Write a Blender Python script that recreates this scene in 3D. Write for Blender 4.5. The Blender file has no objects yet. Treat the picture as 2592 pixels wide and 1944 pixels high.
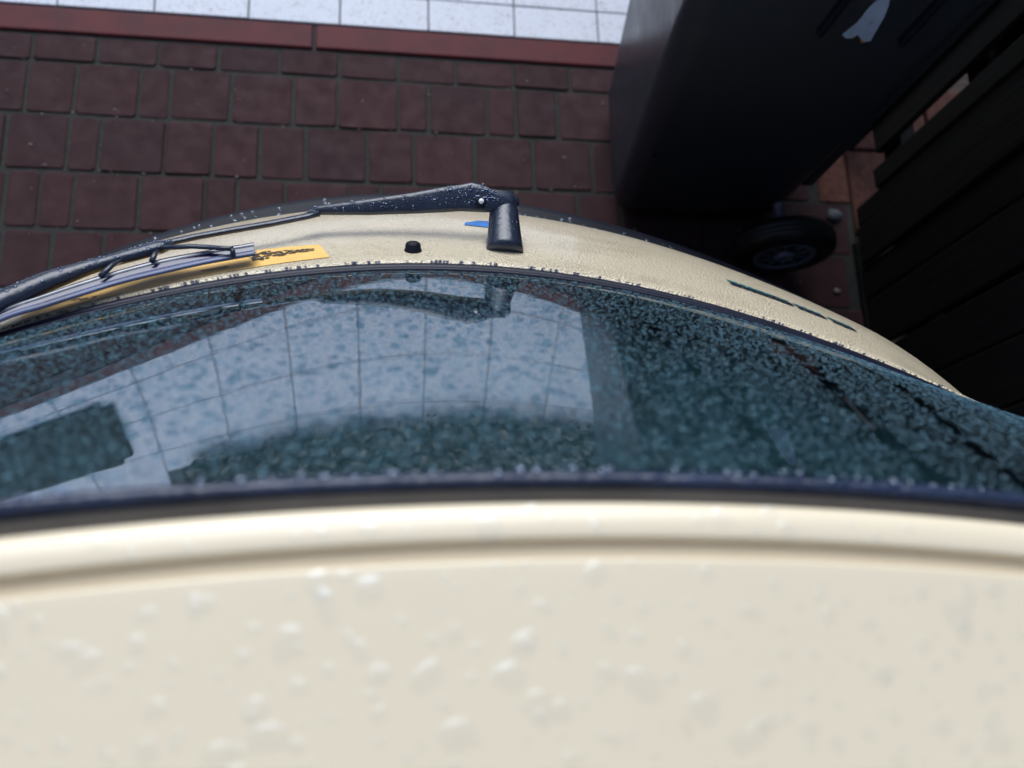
import bpy, bmesh, math, random
import numpy as np
from mathutils import Vector, Matrix

random.seed(7)
rng = np.random.default_rng(11)
scene = bpy.context.scene
COL = scene.collection

# ------------------------------------------------------------------ camera
cam_d = bpy.data.cameras.new("camera")
cam_d.sensor_width = 36.0
cam_d.lens = 32.64
cam_d.clip_start = 0.01
cam_d.clip_end = 2000.0
cam = bpy.data.objects.new("camera", cam_d)
COL.objects.link(cam)
cam.matrix_world = Matrix(((0.98786715, -0.00960274, -0.15500416, 0.0),
                           (-0.03125914, 0.96536454, -0.25902544, 0.0),
                           (0.15212288, 0.26072802, 0.95335174, 1.75),
                           (0, 0, 0, 1)))
cam_d.dof.use_dof = True
cam_d.dof.focus_distance = 0.90
cam_d.dof.aperture_fstop = 4.9
scene.camera = cam

# ------------------------------------------------------------------ sky, sun, exposure
SUN_EL, SUN_ROT = math.radians(40), math.radians(-6)
world = bpy.data.worlds.new("World")
scene.world = world
world.use_nodes = True
wn = world.node_tree
wn.nodes.clear()
sky = wn.nodes.new("ShaderNodeTexSky")
sky.sky_type = 'NISHITA'
sky.sun_disc = False
sky.sun_elevation = SUN_EL
sky.sun_rotation = SUN_ROT
sky.dust_density = 4.0
sky.air_density = 1.0
hs = wn.nodes.new("ShaderNodeHueSaturation")
hs.inputs["Saturation"].default_value = 0.8
bg = wn.nodes.new("ShaderNodeBackground")
bg.inputs["Strength"].default_value = 0.10
wo = wn.nodes.new("ShaderNodeOutputWorld")
wn.links.new(sky.outputs[0], hs.inputs["Color"])
tint = wn.nodes.new("ShaderNodeMix")
tint.data_type = 'RGBA'; tint.blend_type = 'MULTIPLY'
tint.inputs[0].default_value = 1.0
tint.inputs[7].default_value = (0.80, 0.95, 1.18, 1)      # thick cold cloud
wn.links.new(hs.outputs[0], tint.inputs[6])
wn.links.new(tint.outputs[2], bg.inputs[0])
wn.links.new(bg.outputs[0], wo.inputs[0])
sun_d = bpy.data.lights.new("sun", 'SUN')
sun_d.energy = 2.2
sun_d.angle = math.radians(60)
sun_d.color = (0.97, 0.985, 1.0)
sun = bpy.data.objects.new("sun", sun_d)
COL.objects.link(sun)
sdir = Vector((math.sin(SUN_ROT) * math.cos(SUN_EL), math.cos(SUN_ROT) * math.cos(SUN_EL), math.sin(SUN_EL)))
sun.rotation_euler = sdir.to_track_quat('Z', 'Y').to_euler()
vs = scene.view_settings
vs.view_transform = 'Standard'
vs.look = 'None'
vs.gamma = 1.0
vs.exposure = 0.15
vs.use_curve_mapping = False

# ------------------------------------------------------------------ helpers
def link(o):
    COL.objects.link(o)
    return o

def mesh(name, verts, faces, mat=None, parent=None, smooth=False):
    me = bpy.data.meshes.new(name)
    me.from_pydata([tuple(v) for v in verts], [], faces)
    me.update()
    if smooth:
        me.polygons.foreach_set("use_smooth", [True] * len(me.polygons))
    o = link(bpy.data.objects.new(name, me))
    if mat: me.materials.append(mat)
    if parent: o.parent = parent
    return o

def bm_obj(name, bm, mat, parent=None, smooth=False):
    me = bpy.data.meshes.new(name)
    bmesh.ops.recalc_face_normals(bm, faces=bm.faces)
    bm.to_mesh(me); bm.free()
    if smooth:
        me.polygons.foreach_set("use_smooth", [True] * len(me.polygons))
    o = link(bpy.data.objects.new(name, me))
    me.materials.append(mat)
    if parent: o.parent = parent
    return o

def tag(o, label=None, cat=None, group=None, kind=None):
    if label: o["label"] = label
    if cat: o["category"] = cat
    if group: o["group"] = group
    if kind: o["kind"] = kind
    return o

def empty(name, loc):
    o = link(bpy.data.objects.new(name, None))
    o.empty_display_size = 0.1
    o.location = loc
    return o

def child(o, parent):
    """parent keeping world place (parents here are only translated)"""
    o.parent = parent
    o.matrix_parent_inverse = Matrix.Translation(-parent.location)
    return o

def box(name, x0, x1, y0, y1, z0, z1, mat, parent=None, bevel=0.0, seg=1):
    bm = bmesh.new()
    r = bmesh.ops.create_cube(bm, size=1.0)
    for v in bm.verts:
        v.co = Vector(((x0 + x1) / 2 + v.co.x * (x1 - x0), (y0 + y1) / 2 + v.co.y * (y1 - y0), (z0 + z1) / 2 + v.co.z * (z1 - z0)))
    if bevel:
        bmesh.ops.bevel(bm, geom=bm.edges[:], offset=bevel, segments=seg, affect='EDGES', profile=0.5)
    o = bm_obj(name, bm, mat)
    if parent: child(o, parent)
    return o

def grid_mesh(name, P, mat, parent=None, smooth=True, flip=False):
    """P: rows x cols array of points"""
    n, m = len(P), len(P[0])
    V = [p for row in P for p in row]
    F = []
    for i in range(n - 1):
        for j in range(m - 1):
            q = (i * m + j, i * m + j + 1, (i + 1) * m + j + 1, (i + 1) * m + j)
            F.append(q[::-1] if flip else q)
    o = mesh(name, V, F, mat, None, smooth)
    if parent: child(o, parent)
    return o

def tube(name, path, r, mat, parent=None, seg=10, ry=None, cap=True, up=Vector((0, 0, 1))):
    """swept ellipse; r, ry scalars or lists (half width sideways / along up)"""
    path = [Vector(p) for p in path]
    n = len(path)
    rr = r if isinstance(r, (list, tuple)) else [r] * n
    rv = rr if ry is None else (ry if isinstance(ry, (list, tuple)) else [ry] * n)
    V, F = [], []
    for i, p in enumerate(path):
        t = (path[min(i + 1, n - 1)] - path[max(i - 1, 0)]).normalized()
        a = t.cross(up).normalized()
        b = a.cross(t).normalized()
        for k in range(seg):
            th = 2 * math.pi * k / seg
            V.append(p + a * math.cos(th) * rr[i] + b * math.sin(th) * rv[i])
    for i in range(n - 1):
        for k in range(seg):
            k2 = (k + 1) % seg
            F.append((i * seg + k, (i + 1) * seg + k, (i + 1) * seg + k2, i * seg + k2))
    if cap:
        F.append(tuple(range(seg)))
        F.append(tuple(range((n - 1) * seg, n * seg))[::-1])
    o = mesh(name, V, F, mat, None, True)
    if parent: child(o, parent)
    return o

def sweep(name, path, prof, mat, parent=None, up=Vector((0, 0, 1)), closed=True, smooth=True):
    """sweep a profile (a = sideways, b = up) along a path"""
    path = [Vector(p) for p in path]
    n, s = len(path), len(prof)
    V, F = [], []
    for i, p in enumerate(path):
        t = (path[min(i + 1, n - 1)] - path[max(i - 1, 0)]).normalized()
        a = t.cross(up).normalized()
        b = a.cross(t).normalized()
        for (pa, pb) in prof:
            V.append(p + a * pa + b * pb)
    for i in range(n - 1):
        for k in range(s if closed else s - 1):
            k2 = (k + 1) % s
            F.append((i * s + k, i * s + k2, (i + 1) * s + k2, (i + 1) * s + k))
    if closed:
        F.append(tuple(range(s))[::-1]); F.append(tuple(range((n - 1) * s, n * s)))
    o = mesh(name, V, F, mat, None, smooth)
    if parent: child(o, parent)
    return o

def lathe(name, prof, origin, axis, mat, parent=None, seg=24):
    """prof: (radius, along) pairs round axis"""
    axis = Vector(axis).normalized()
    q = axis.to_track_quat('Z', 'Y')
    V, F = [], []
    for (r, h) in prof:
        for k in range(seg):
            th = 2 * math.pi * k / seg
            V.append(Vector(origin) + q @ Vector((r * math.cos(th), r * math.sin(th), h)))
    n = len(prof)
    for i in range(n - 1):
        for k in range(seg):
            k2 = (k + 1) % seg
            F.append((i * seg + k, i * seg + k2, (i + 1) * seg + k2, (i + 1) * seg + k))
    F.append(tuple(range(seg))[::-1]); F.append(tuple(range((n - 1) * seg, n * seg)))
    o = mesh(name, V, F, mat, None, True)
    if parent: child(o, parent)
    return o

def drops(name, P, N, rad, mat, parent=None, hr=0.42, stretch=None, seg=7, elong=1.55):
    """rain drops as low domes sitting on a surface, joined into one part"""
    P = np.asarray(P, float); N = np.asarray(N, float); rad = np.asarray(rad, float)
    n = len(P)
    N /= np.linalg.norm(N, axis=1, keepdims=True)
    ref = np.tile(np.array([[1.0, 0, 0]]), (n, 1))
    if stretch is not None: ref = np.asarray(stretch, float)
    T = ref - (ref * N).sum(1, keepdims=True) * N
    T /= np.linalg.norm(T, axis=1, keepdims=True)
    Bt = np.cross(N, T)
    ang = rng.uniform(-0.5, 0.5, n)[:, None] if stretch is not None else rng.uniform(0, 6.28, n)[:, None]
    T, Bt = T * np.cos(ang) + Bt * np.sin(ang), -T * np.sin(ang) + Bt * np.cos(ang)
    el = rng.uniform(1.0, elong, n)[:, None]
    ring = [(1.0, -0.06), (0.93, 0.25), (0.70, 0.68), (0.36, 0.93)]
    th = np.arange(seg) / seg * 2 * np.pi
    wob = 1 + rng.uniform(-0.14, 0.14, (n, seg))
    V = []
    for (rr, hh) in ring:
        for k in range(seg):
            w = wob[:, k:k + 1] * rad[:, None]
            V.append(P + T * (math.cos(th[k]) * rr) * w * el + Bt * (math.sin(th[k]) * rr) * w + N * (hh * hr) * rad[:, None])
    V.append(P + N * hr * rad[:, None])
    V = np.stack(V, 1)
    nv = V.shape[1]
    F = []
    for i in range(len(ring) - 1):
        for k in range(seg):
            k2 = (k + 1) % seg
            F.append((i * seg + k, i * seg + k2, (i + 1) * seg + k2, (i + 1) * seg + k))
    tris = [(3 * seg + k, 3 * seg + (k + 1) % seg, 4 * seg) for k in range(seg)]
    base = list(range(seg))[::-1]
    quads = np.array(F); tri = np.array(tris); bs = np.array(base)
    loops = np.concatenate([quads.ravel(), tri.ravel()])
    tot = np.concatenate([np.full(len(quads), 4), np.full(len(tri), 3)])
    allL = (np.arange(n)[:, None] * nv + loops[None]).ravel()
    allT = np.tile(tot, n)
    me = bpy.data.meshes.new(name)
    me.vertices.add(n * nv); me.vertices.foreach_set("co", V.reshape(-1))
    me.loops.add(len(allL)); me.loops.foreach_set("vertex_index", allL.astype(np.int32))
    me.polygons.add(len(allT))
    st = np.concatenate([[0], np.cumsum(allT)[:-1]])
    me.polygons.foreach_set("loop_start", st.astype(np.int32))
    me.polygons.foreach_set("loop_total", allT.astype(np.int32))
    me.polygons.foreach_set("use_smooth", np.ones(len(allT), bool))
    me.update(calc_edges=True)
    me.materials.append(mat)
    o = link(bpy.data.objects.new(name, me))
    if parent: child(o, parent)
    o["kind"] = "stuff"
    return o

# ------------------------------------------------------------------ materials
def mat(name):
    m = bpy.data.materials.new(name)
    m.use_nodes = True
    nt = m.node_tree
    return m, nt, nt.nodes["Principled BSDF"]

def noise(nt, scale, detail=4, rough=0.6, vec=None):
    n = nt.nodes.new("ShaderNodeTexNoise")
    n.inputs["Scale"].default_value = scale
    n.inputs["Detail"].default_value = detail
    n.inputs["Roughness"].default_value = rough
    if vec: nt.links.new(vec, n.inputs["Vector"])
    return n

def ramp(nt, src, stops):
    r = nt.nodes.new("ShaderNodeValToRGB")
    el = r.color_ramp.elements
    while len(el) < len(stops): el.new(0.5)
    for e, (p, c) in zip(el, stops):
        e.position = p
        e.color = (c[0], c[1], c[2], 1) if isinstance(c, (tuple, list)) else (c, c, c, 1)
    nt.links.new(src, r.inputs[0])
    return r

def mixc(nt, fac, a, b, mode='MIX'):
    m = nt.nodes.new("ShaderNodeMix")
    m.data_type = 'RGBA'; m.blend_type = mode
    for s, v in ((0, fac), (6, a), (7, b)):
        if isinstance(v, bpy.types.NodeSocket): nt.links.new(v, m.inputs[s])
        elif s == 0: m.inputs[s].default_value = v
        else: m.inputs[s].default_value = (*v, 1)
    return m.outputs[2]

def bump(nt, bsdf, h, strength, dist):
    b = nt.nodes.new("ShaderNodeBump")
    b.inputs["Strength"].default_value = strength
    b.inputs["Distance"].default_value = dist
    nt.links.new(h, b.inputs["Height"])
    nt.links.new(b.outputs[0], bsdf.inputs["Normal"])
    return b

def coords(nt, kind="Object"):
    t = nt.nodes.new("ShaderNodeTexCoord")
    return t.outputs[kind]

def geo_pos(nt):
    g = nt.nodes.new("ShaderNodeNewGeometry")
    return g.outputs["Position"]

M = {}
# cream paint with road film
def paint(name, fine):
    m, nt, b = mat(name)
    pos = geo_pos(nt)
    n1 = noise(nt, 9, 5, 0.65, pos)
    n2 = noise(nt, 140, 3, 0.6, pos)
    c = mixc(nt, ramp(nt, n1.outputs[0], [(0.35, 0.0), (0.75, 0.35)]).outputs[0], (0.83, 0.715, 0.51), (0.77, 0.655, 0.46))
    nt.links.new(c, b.inputs["Base Color"])
    b.inputs["Roughness"].default_value = 0.32 if not fine else 0.38
    b.inputs["Coat Weight"].default_value = 0.6
    b.inputs["Coat Roughness"].default_value = 0.12
    if fine:
        mp = nt.nodes.new("ShaderNodeMapping"); mp.inputs["Scale"].default_value = (7, 22, 22)
        nt.links.new(pos, mp.inputs["Vector"])
        nd = noise(nt, 1.0, 5, 0.7, mp.outputs[0]); ng = noise(nt, 300, 2, 0.6, pos)
        mk = nt.nodes.new("ShaderNodeMath"); mk.operation = 'MULTIPLY'
        nt.links.new(ramp(nt, nd.outputs[0], [(0.50, 0.0), (0.72, 0.6)]).outputs[0], mk.inputs[0])
        nt.links.new(ramp(nt, ng.outputs[0], [(0.35, 0.2), (0.65, 1.0)]).outputs[0], mk.inputs[1])
        c = mixc(nt, mk.outputs[0], c, (0.40, 0.29, 0.18))
        nt.links.new(c, b.inputs["Base Color"])
        v = nt.nodes.new("ShaderNodeTexVoronoi")
        v.inputs["Scale"].default_value = 420
        nt.links.new(pos, v.inputs["Vector"])
        n3 = noise(nt, 700, 2, 0.5, pos)
        mm = nt.nodes.new("ShaderNodeMath"); mm.operation = 'ADD'
        nt.links.new(v.outputs["Distance"], mm.inputs[0]); nt.links.new(n3.outputs[0], mm.inputs[1])
        bump(nt, b, mm.outputs[0], 0.9, 0.003)
    else:
        bump(nt, b, n2.outputs[0], 0.05, 0.001)
    return m
M['paint'] = paint("cream_paint", False)
M['paint_fine'] = paint("cream_paint_fine_rain", True)

def simple(name, col, rough=0.5, metal=0.0, bscale=None, bstr=0.2, bdist=0.001, var=0.25, vscale=30, coat=0.0):
    m, nt, b = mat(name)
    pos = geo_pos(nt)
    n = noise(nt, vscale, 4, 0.6, pos)
    lo = tuple(c * (1 - var) for c in col); hi = tuple(min(1, c * (1 + var)) for c in col)
    r = ramp(nt, n.outputs[0], [(0.3, lo), (0.7, hi)])
    nt.links.new(r.outputs[0], b.inputs["Base Color"])
    b.inputs["Roughness"].default_value = rough
    b.inputs["Metallic"].default_value = metal
    b.inputs["Coat Weight"].default_value = coat
    if bscale:
        nb = noise(nt, bscale, 3, 0.6, pos)
        bump(nt, b, nb.outputs[0], bstr, bdist)
    return m
M['rubber'] = simple("wet_black_rubber", (0.007, 0.009, 0.022), 0.36, bscale=300, bstr=0.25)
M['trim'] = simple("wet_black_plastic", (0.008, 0.010, 0.018), 0.5, bscale=500, bstr=0.5, bdist=0.0008)
M['trim'].node_tree.nodes['Principled BSDF'].inputs['Specular IOR Level'].default_value = 0.2
M['rubber'].node_tree.nodes['Principled BSDF'].inputs['Specular IOR Level'].default_value = 0.28
M['wiper'] = simple("wiper_black_metal", (0.018, 0.025, 0.046), 0.30, bscale=140, bstr=0.55, bdist=0.0018, coat=0.4)
M['blade'] = simple("wiper_spine_metal", (0.018, 0.017, 0.065), 0.22, coat=0.5)
M['blade_rubber_skylit'] = simple("wiper_rubber_skylit", (0.07, 0.09, 0.18), 0.25)  # pale blue sky highlight put into the rubber's colour
M['pin'] = simple("pin_glint_white", (0.85, 0.86, 0.9), 0.25)  # white stands in for a glint of sky on the arm
M['orange_sticker'] = simple("orange_sticker_vinyl", (0.86, 0.53, 0.15), 0.45, bscale=500, bstr=0.4, var=0.12)
M['ink'] = simple("sticker_ink", (0.03, 0.022, 0.02), 0.5)
M['blue'] = simple("blue_vinyl", (0.02, 0.15, 0.45), 0.45)
M['navy'] = simple("dark_lettering", (0.008, 0.012, 0.035), 0.4)
M['teal'] = simple("teal_lettering", (0.01, 0.13, 0.13), 0.4)
M['interior'] = simple("interior_cloth", (0.062, 0.095, 0.102), 0.9, var=0.5, vscale=18)
M['lining'] = simple("headliner", (0.35, 0.38, 0.40), 0.95)
M['gap'] = simple('gap_shade_brown', (0.045, 0.038, 0.03), 0.8)  # shadow between seal and roof edge put into this brown
M['tyre'] = simple("tyre_rubber", (0.012, 0.012, 0.013), 0.45, bscale=200, bstr=0.3)
M['rim'] = simple("wheel_plastic", (0.15, 0.18, 0.24), 0.4)
M['hub_grey'] = simple("wheel_trim_silver", (0.35, 0.36, 0.38), 0.35, metal=0.6)
M['lamp_red'] = simple("lamp_red", (0.35, 0.015, 0.015), 0.15)
M['chrome'] = simple("plate_white", (0.7, 0.7, 0.68), 0.4)

# water: a dome; tint stands in for light bent away, sheen for gathered sky
def water(name, tint, sheen, rough):
    m = bpy.data.materials.new(name); m.use_nodes = True
    nt = m.node_tree; nt.nodes.clear()
    out = nt.nodes.new("ShaderNodeOutputMaterial")
    tr = nt.nodes.new("ShaderNodeBsdfTransparent"); tr.inputs[0].default_value = (*tint, 1)
    gl = nt.nodes.new("ShaderNodeBsdfGlossy"); gl.inputs["Roughness"].default_value = rough
    gl.inputs[0].default_value = (*sheen, 1)
    ad = nt.nodes.new("ShaderNodeAddShader")
    nt.links.new(tr.outputs[0], ad.inputs[0]); nt.links.new(gl.outputs[0], ad.inputs[1])
    nt.links.new(ad.outputs[0], out.inputs[0])
    return m
M['water'] = water("rain_water", (0.935, 0.93, 0.92), (0.084, 0.10, 0.118), 0.18)
M['water_glass'] = water("rain_water_on_glass", (0.80, 0.85, 0.88), (0.042, 0.068, 0.081), 0.75)
M['water_large'] = water("large_drops_on_glass", (0.58, 0.67, 0.73), (0.030, 0.050, 0.058), 0.5)
M['water_dark'] = water("rain_water_on_black", (0.55, 0.6, 0.68), (0.06, 0.07, 0.09), 0.12)
M['water_bead'] = water("rain_bead_on_seal", (0.10, 0.12, 0.2), (0.05, 0.06, 0.09), 0.2)

# window glass: two surfaces' worth of mirror reflection over a green tint
def glass(name, tint):
    m = bpy.data.materials.new(name); m.use_nodes = True
    nt = m.node_tree; nt.nodes.clear()
    out = nt.nodes.new("ShaderNodeOutputMaterial")
    tr = nt.nodes.new("ShaderNodeBsdfTransparent"); tr.inputs[0].default_value = (*tint, 1)
    gl = nt.nodes.new("ShaderNodeBsdfGlossy"); gl.inputs["Roughness"].default_value = 0.015
    gl.inputs[0].default_value = (0.90, 0.94, 1.0, 1)
    fr = nt.nodes.new("ShaderNodeFresnel"); fr.inputs[0].default_value = 1.52
    m1 = nt.nodes.new("ShaderNodeMath"); m1.operation = 'MULTIPLY'; m1.inputs[1].default_value = 0.85
    m2 = nt.nodes.new("ShaderNodeMath"); m2.operation = 'ADD'; m2.inputs[1].default_value = 1.0
    m3 = nt.nodes.new("ShaderNodeMath"); m3.operation = 'DIVIDE'
    nt.links.new(fr.outputs[0], m1.inputs[0]); nt.links.new(fr.outputs[0], m2.inputs[0])
    nt.links.new(m1.outputs[0], m3.inputs[0]); nt.links.new(m2.outputs[0], m3.inputs[1])
    mx = nt.nodes.new("ShaderNodeMixShader")
    nt.links.new(m3.outputs[0], mx.inputs[0]); nt.links.new(tr.outputs[0], mx.inputs[1]); nt.links.new(gl.outputs[0], mx.inputs[2])
    nz = noise(nt, 55, 2, 0.5, geo_pos(nt))
    bp = nt.nodes.new("ShaderNodeBump"); bp.inputs["Strength"].default_value = 0.05; bp.inputs["Distance"].default_value = 0.0006
    nt.links.new(nz.outputs[0], bp.inputs["Height"]); nt.links.new(bp.outputs[0], gl.inputs["Normal"])
    nt.links.new(mx.outputs[0], out.inputs[0])
    return m
M['glass'] = glass("tinted_window", (0.47, 0.70, 0.74))

# pavers: colour per brick + speckle
m, nt, b = mat("maroon_paver")
oi = nt.nodes.new("ShaderNodeObjectInfo")
pos = geo_pos(nt)
r1 = ramp(nt, oi.outputs["Random"], [(0.0, (0.036, 0.0135, 0.0155)), (0.5, (0.043, 0.0155, 0.0175)), (1.0, (0.050, 0.0175, 0.0195))])
n1 = noise(nt, 26, 5, 0.65, pos)
n2 = noise(nt, 520, 2, 0.7, pos)
n3 = noise(nt, 5, 3, 0.6, pos)
c1 = mixc(nt, ramp(nt, n1.outputs[0], [(0.40, 0.0), (0.72, 0.55)]).outputs[0], r1.outputs[0], (0.026, 0.014, 0.016))
c2 = mixc(nt, ramp(nt, n2.outputs[0], [(0.66, 0.0), (0.76, 0.45)]).outputs[0], c1, (0.15, 0.09, 0.085))
c3 = mixc(nt, ramp(nt, n3.outputs[0], [(0.45, 0.0), (0.8, 0.5)]).outputs[0], c2, (0.026, 0.016, 0.019))
nt.links.new(c3, b.inputs["Base Color"])
rr = ramp(nt, n1.outputs[0], [(0.3, 0.62), (0.7, 0.85)])
nt.links.new(rr.outputs[0], b.inputs["Roughness"])
bump(nt, b, n2.outputs[0], 0.35, 0.001)
b.inputs['Specular IOR Level'].default_value = 0.22
M['paver'] = m

m, nt, b = mat("joint_sand")
pos = geo_pos(nt)
n1 = noise(nt, 60, 5, 0.7, pos); n2 = noise(nt, 700, 2, 0.8, pos); n3 = noise(nt, 9, 3, 0.6, pos)
c1 = mixc(nt, ramp(nt, n1.outputs[0], [(0.35, 0.0), (0.7, 1.0)]).outputs[0], (0.008, 0.0085, 0.008), (0.020, 0.021, 0.018))
c2 = mixc(nt, ramp(nt, n3.outputs[0], [(0.5, 0.0), (0.62, 0.7)]).outputs[0], c1, (0.014, 0.018, 0.009))
c3 = mixc(nt, ramp(nt, n2.outputs[0], [(0.66, 0.0), (0.74, 0.7)]).outputs[0], c2, (0.14, 0.13, 0.12))
nt.links.new(c3, b.inputs["Base Color"]); b.inputs["Roughness"].default_value = 0.8
bump(nt, b, n1.outputs[0], 0.7, 0.004)
M['joint'] = m

m, nt, b = mat("red_kerb_concrete")
pos = geo_pos(nt)
n1 = noise(nt, 14, 5, 0.65, pos); n2 = noise(nt, 420, 2, 0.7, pos)
c1 = mixc(nt, ramp(nt, n1.outputs[0], [(0.38, 0.0), (0.70, 0.75)]).outputs[0], (0.105, 0.015, 0.019), (0.055, 0.014, 0.017))
c2 = mixc(nt, ramp(nt, n2.outputs[0], [(0.68, 0.0), (0.76, 0.5)]).outputs[0], c1, (0.24, 0.12, 0.12))
nt.links.new(c2, b.inputs["Base Color"]); b.inputs["Roughness"].default_value = 0.6
bump(nt, b, n2.outputs[0], 0.3, 0.001)
b.inputs['Specular IOR Level'].default_value = 0.25
M['kerb'] = m

m, nt, b = mat("white_glazed_tile")
pos = geo_pos(nt)
n1 = noise(nt, 30, 6, 0.75, pos); n2 = noise(nt, 190, 4, 0.75, pos); n3 = noise(nt, 3.2, 2, 0.5, pos)
mk = nt.nodes.new("ShaderNodeMath"); mk.operation = 'MULTIPLY'
k1 = ramp(nt, n2.outputs[0], [(0.54, 0.0), (0.66, 1.0)]); k2 = ramp(nt, n1.outputs[0], [(0.40, 0.0), (0.58, 1.0)])
nt.links.new(k1.outputs[0], mk.inputs[0]); nt.links.new(k2.outputs[0], mk.inputs[1])
c0 = mixc(nt, ramp(nt, n3.outputs[0], [(0.35, 0.0), (0.7, 1.0)]).outputs[0], (0.74, 0.77, 0.84), (0.68, 0.71, 0.79))
c1 = mixc(nt, mk.outputs[0], c0, (0.17, 0.15, 0.15))
nt.links.new(c1, b.inputs["Base Color"]); b.inputs["Roughness"].default_value = 0.6; b.inputs["Specular IOR Level"].default_value = 0.25
bump(nt, b, n1.outputs[0], 0.08, 0.001)
M['tile'] = m
M['grout'] = simple("dark_grout", (0.03, 0.032, 0.036), 0.8, bscale=200)

M['soil'] = simple("dark_soil", (0.016, 0.015, 0.013), 0.95, var=0.5, vscale=60, bscale=45, bstr=0.9, bdist=0.02)
M['leaf'] = simple("ivy_leaf", (0.012, 0.022, 0.012), 0.5, var=0.5, vscale=40)
M['mat'] = simple("doormat_bristle", (0.018, 0.017, 0.017), 0.95, bscale=400, bstr=0.8, bdist=0.004)
M['far_ground'] = simple("wet_asphalt", (0.045, 0.047, 0.05), 0.7, var=0.3, vscale=6)

m, nt, b = mat("bin_plastic")
pos = geo_pos(nt)
n1 = noise(nt, 12, 6, 0.7, pos)
mp = nt.nodes.new("ShaderNodeMapping"); mp.inputs["Scale"].default_value = (60, 60, 5)
nt.links.new(pos, mp.inputs["Vector"])
n2 = noise(nt, 1.0, 4, 0.7, mp.outputs[0])
mk = nt.nodes.new("ShaderNodeMath"); mk.operation = 'MULTIPLY'
k1 = ramp(nt, n1.outputs[0], [(0.48, 0.0), (0.75, 1.0)]); k2 = ramp(nt, n2.outputs[0], [(0.55, 0.0), (0.75, 0.8)])
nt.links.new(k1.outputs[0], mk.inputs[0]); nt.links.new(k2.outputs[0], mk.inputs[1])
c1 = mixc(nt, mk.outputs[0], (0.026, 0.033, 0.047), (0.09, 0.09, 0.09))
nt.links.new(c1, b.inputs["Base Color"])
rr = ramp(nt, n1.outputs[0], [(0.3, 0.26), (0.7, 0.40)]); nt.links.new(rr.outputs[0], b.inputs["Roughness"])
b.inputs['Specular IOR Level'].default_value = 0.36
bump(nt, b, noise(nt, 350, 2, 0.6, pos).outputs[0], 0.12, 0.0008)
M['bin'] = m
M['label'] = simple("torn_paper_label", (0.33, 0.46, 0.74), 0.7, var=0.1)
M['label_back'] = simple("torn_paper_edge", (0.5, 0.33, 0.18), 0.8)

m, nt, b = mat("black_stained_timber")
tc = geo_pos(nt)
mp = nt.nodes.new("ShaderNodeMapping"); mp.inputs["Scale"].default_value = (50, 50, 3.0)
nt.links.new(tc, mp.inputs["Vector"])
n1 = noise(nt, 1.0, 5, 0.65, mp.outputs[0])
oi = nt.nodes.new("ShaderNodeObjectInfo")
c1 = mixc(nt, ramp(nt, n1.outputs[0], [(0.35, 0.0), (0.7, 1.0)]).outputs[0], (0.003, 0.003, 0.003), (0.010, 0.009, 0.008))
c2 = mixc(nt, ramp(nt, oi.outputs["Random"], [(0.0, 0.0), (1.0, 0.5)]).outputs[0], c1, (0.005, 0.0065, 0.006))
nt.links.new(c2, b.inputs["Base Color"]); b.inputs["Roughness"].default_value = 0.8; b.inputs['Specular IOR Level'].default_value = 0.25
bump(nt, b, n1.outputs[0], 0.5, 0.003)
M['timber'] = m
m, nt, b = mat("orange_wall_brick")
oi = nt.nodes.new("ShaderNodeObjectInfo")
r1 = ramp(nt, oi.outputs["Random"], [(0.0, (0.052, 0.012, 0.007)), (0.7, (0.065, 0.017, 0.008)), (1.0, (0.045, 0.022, 0.012))])
n1 = noise(nt, 60, 4, 0.7, geo_pos(nt))
c1 = mixc(nt, ramp(nt, n1.outputs[0], [(0.4, 0.0), (0.8, 0.6)]).outputs[0], r1.outputs[0], (0.2, 0.07, 0.04))
nt.links.new(c1, b.inputs["Base Color"]); b.inputs["Roughness"].default_value = 0.85
bump(nt, b, n1.outputs[0], 0.4, 0.003)
M['wall_brick'] = m
M['mortar'] = simple("wall_mortar", (0.16, 0.15, 0.14), 0.9, bscale=150)
M['stone'] = simple("pebble_stone", (0.20, 0.18, 0.155), 0.7, var=0.5, vscale=12)
M['stone_dark'] = simple('dull_stone', (0.07, 0.08, 0.09), 0.7)
M['brown_ground'] = simple("brown_path", (0.07, 0.05, 0.04), 0.9, var=0.4, vscale=25, bscale=80, bstr=0.6, bdist=0.01)

# ------------------------------------------------------------------ the setting
def sheet(name, x0, x1, y0, y1, z, m):
    o = mesh(name, [(x0, y0, z), (x1, y0, z), (x1, y1, z), (x0, y1, z)], [(0, 1, 2, 3)], m)
    o["kind"] = "structure"
    return o
sheet("ground", -150, 150, -150, 150, -0.06, M['far_ground'])
driveway = sheet("driveway", -4.0, 1.0625, -4.4, 1.204, -0.0030, M['joint'])
terrace = sheet("terrace", -4.0, 1.045, 1.204, 2.30, -0.003, M['grout'])
sheet("neighbour_path", 1.0625, 5.0, -4.4, 5.6, -0.02, M['brown_ground'])
sheet("planting_bed", -0.588, 1.045, 1.840, 5.5, 0.012, M['soil'])

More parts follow.
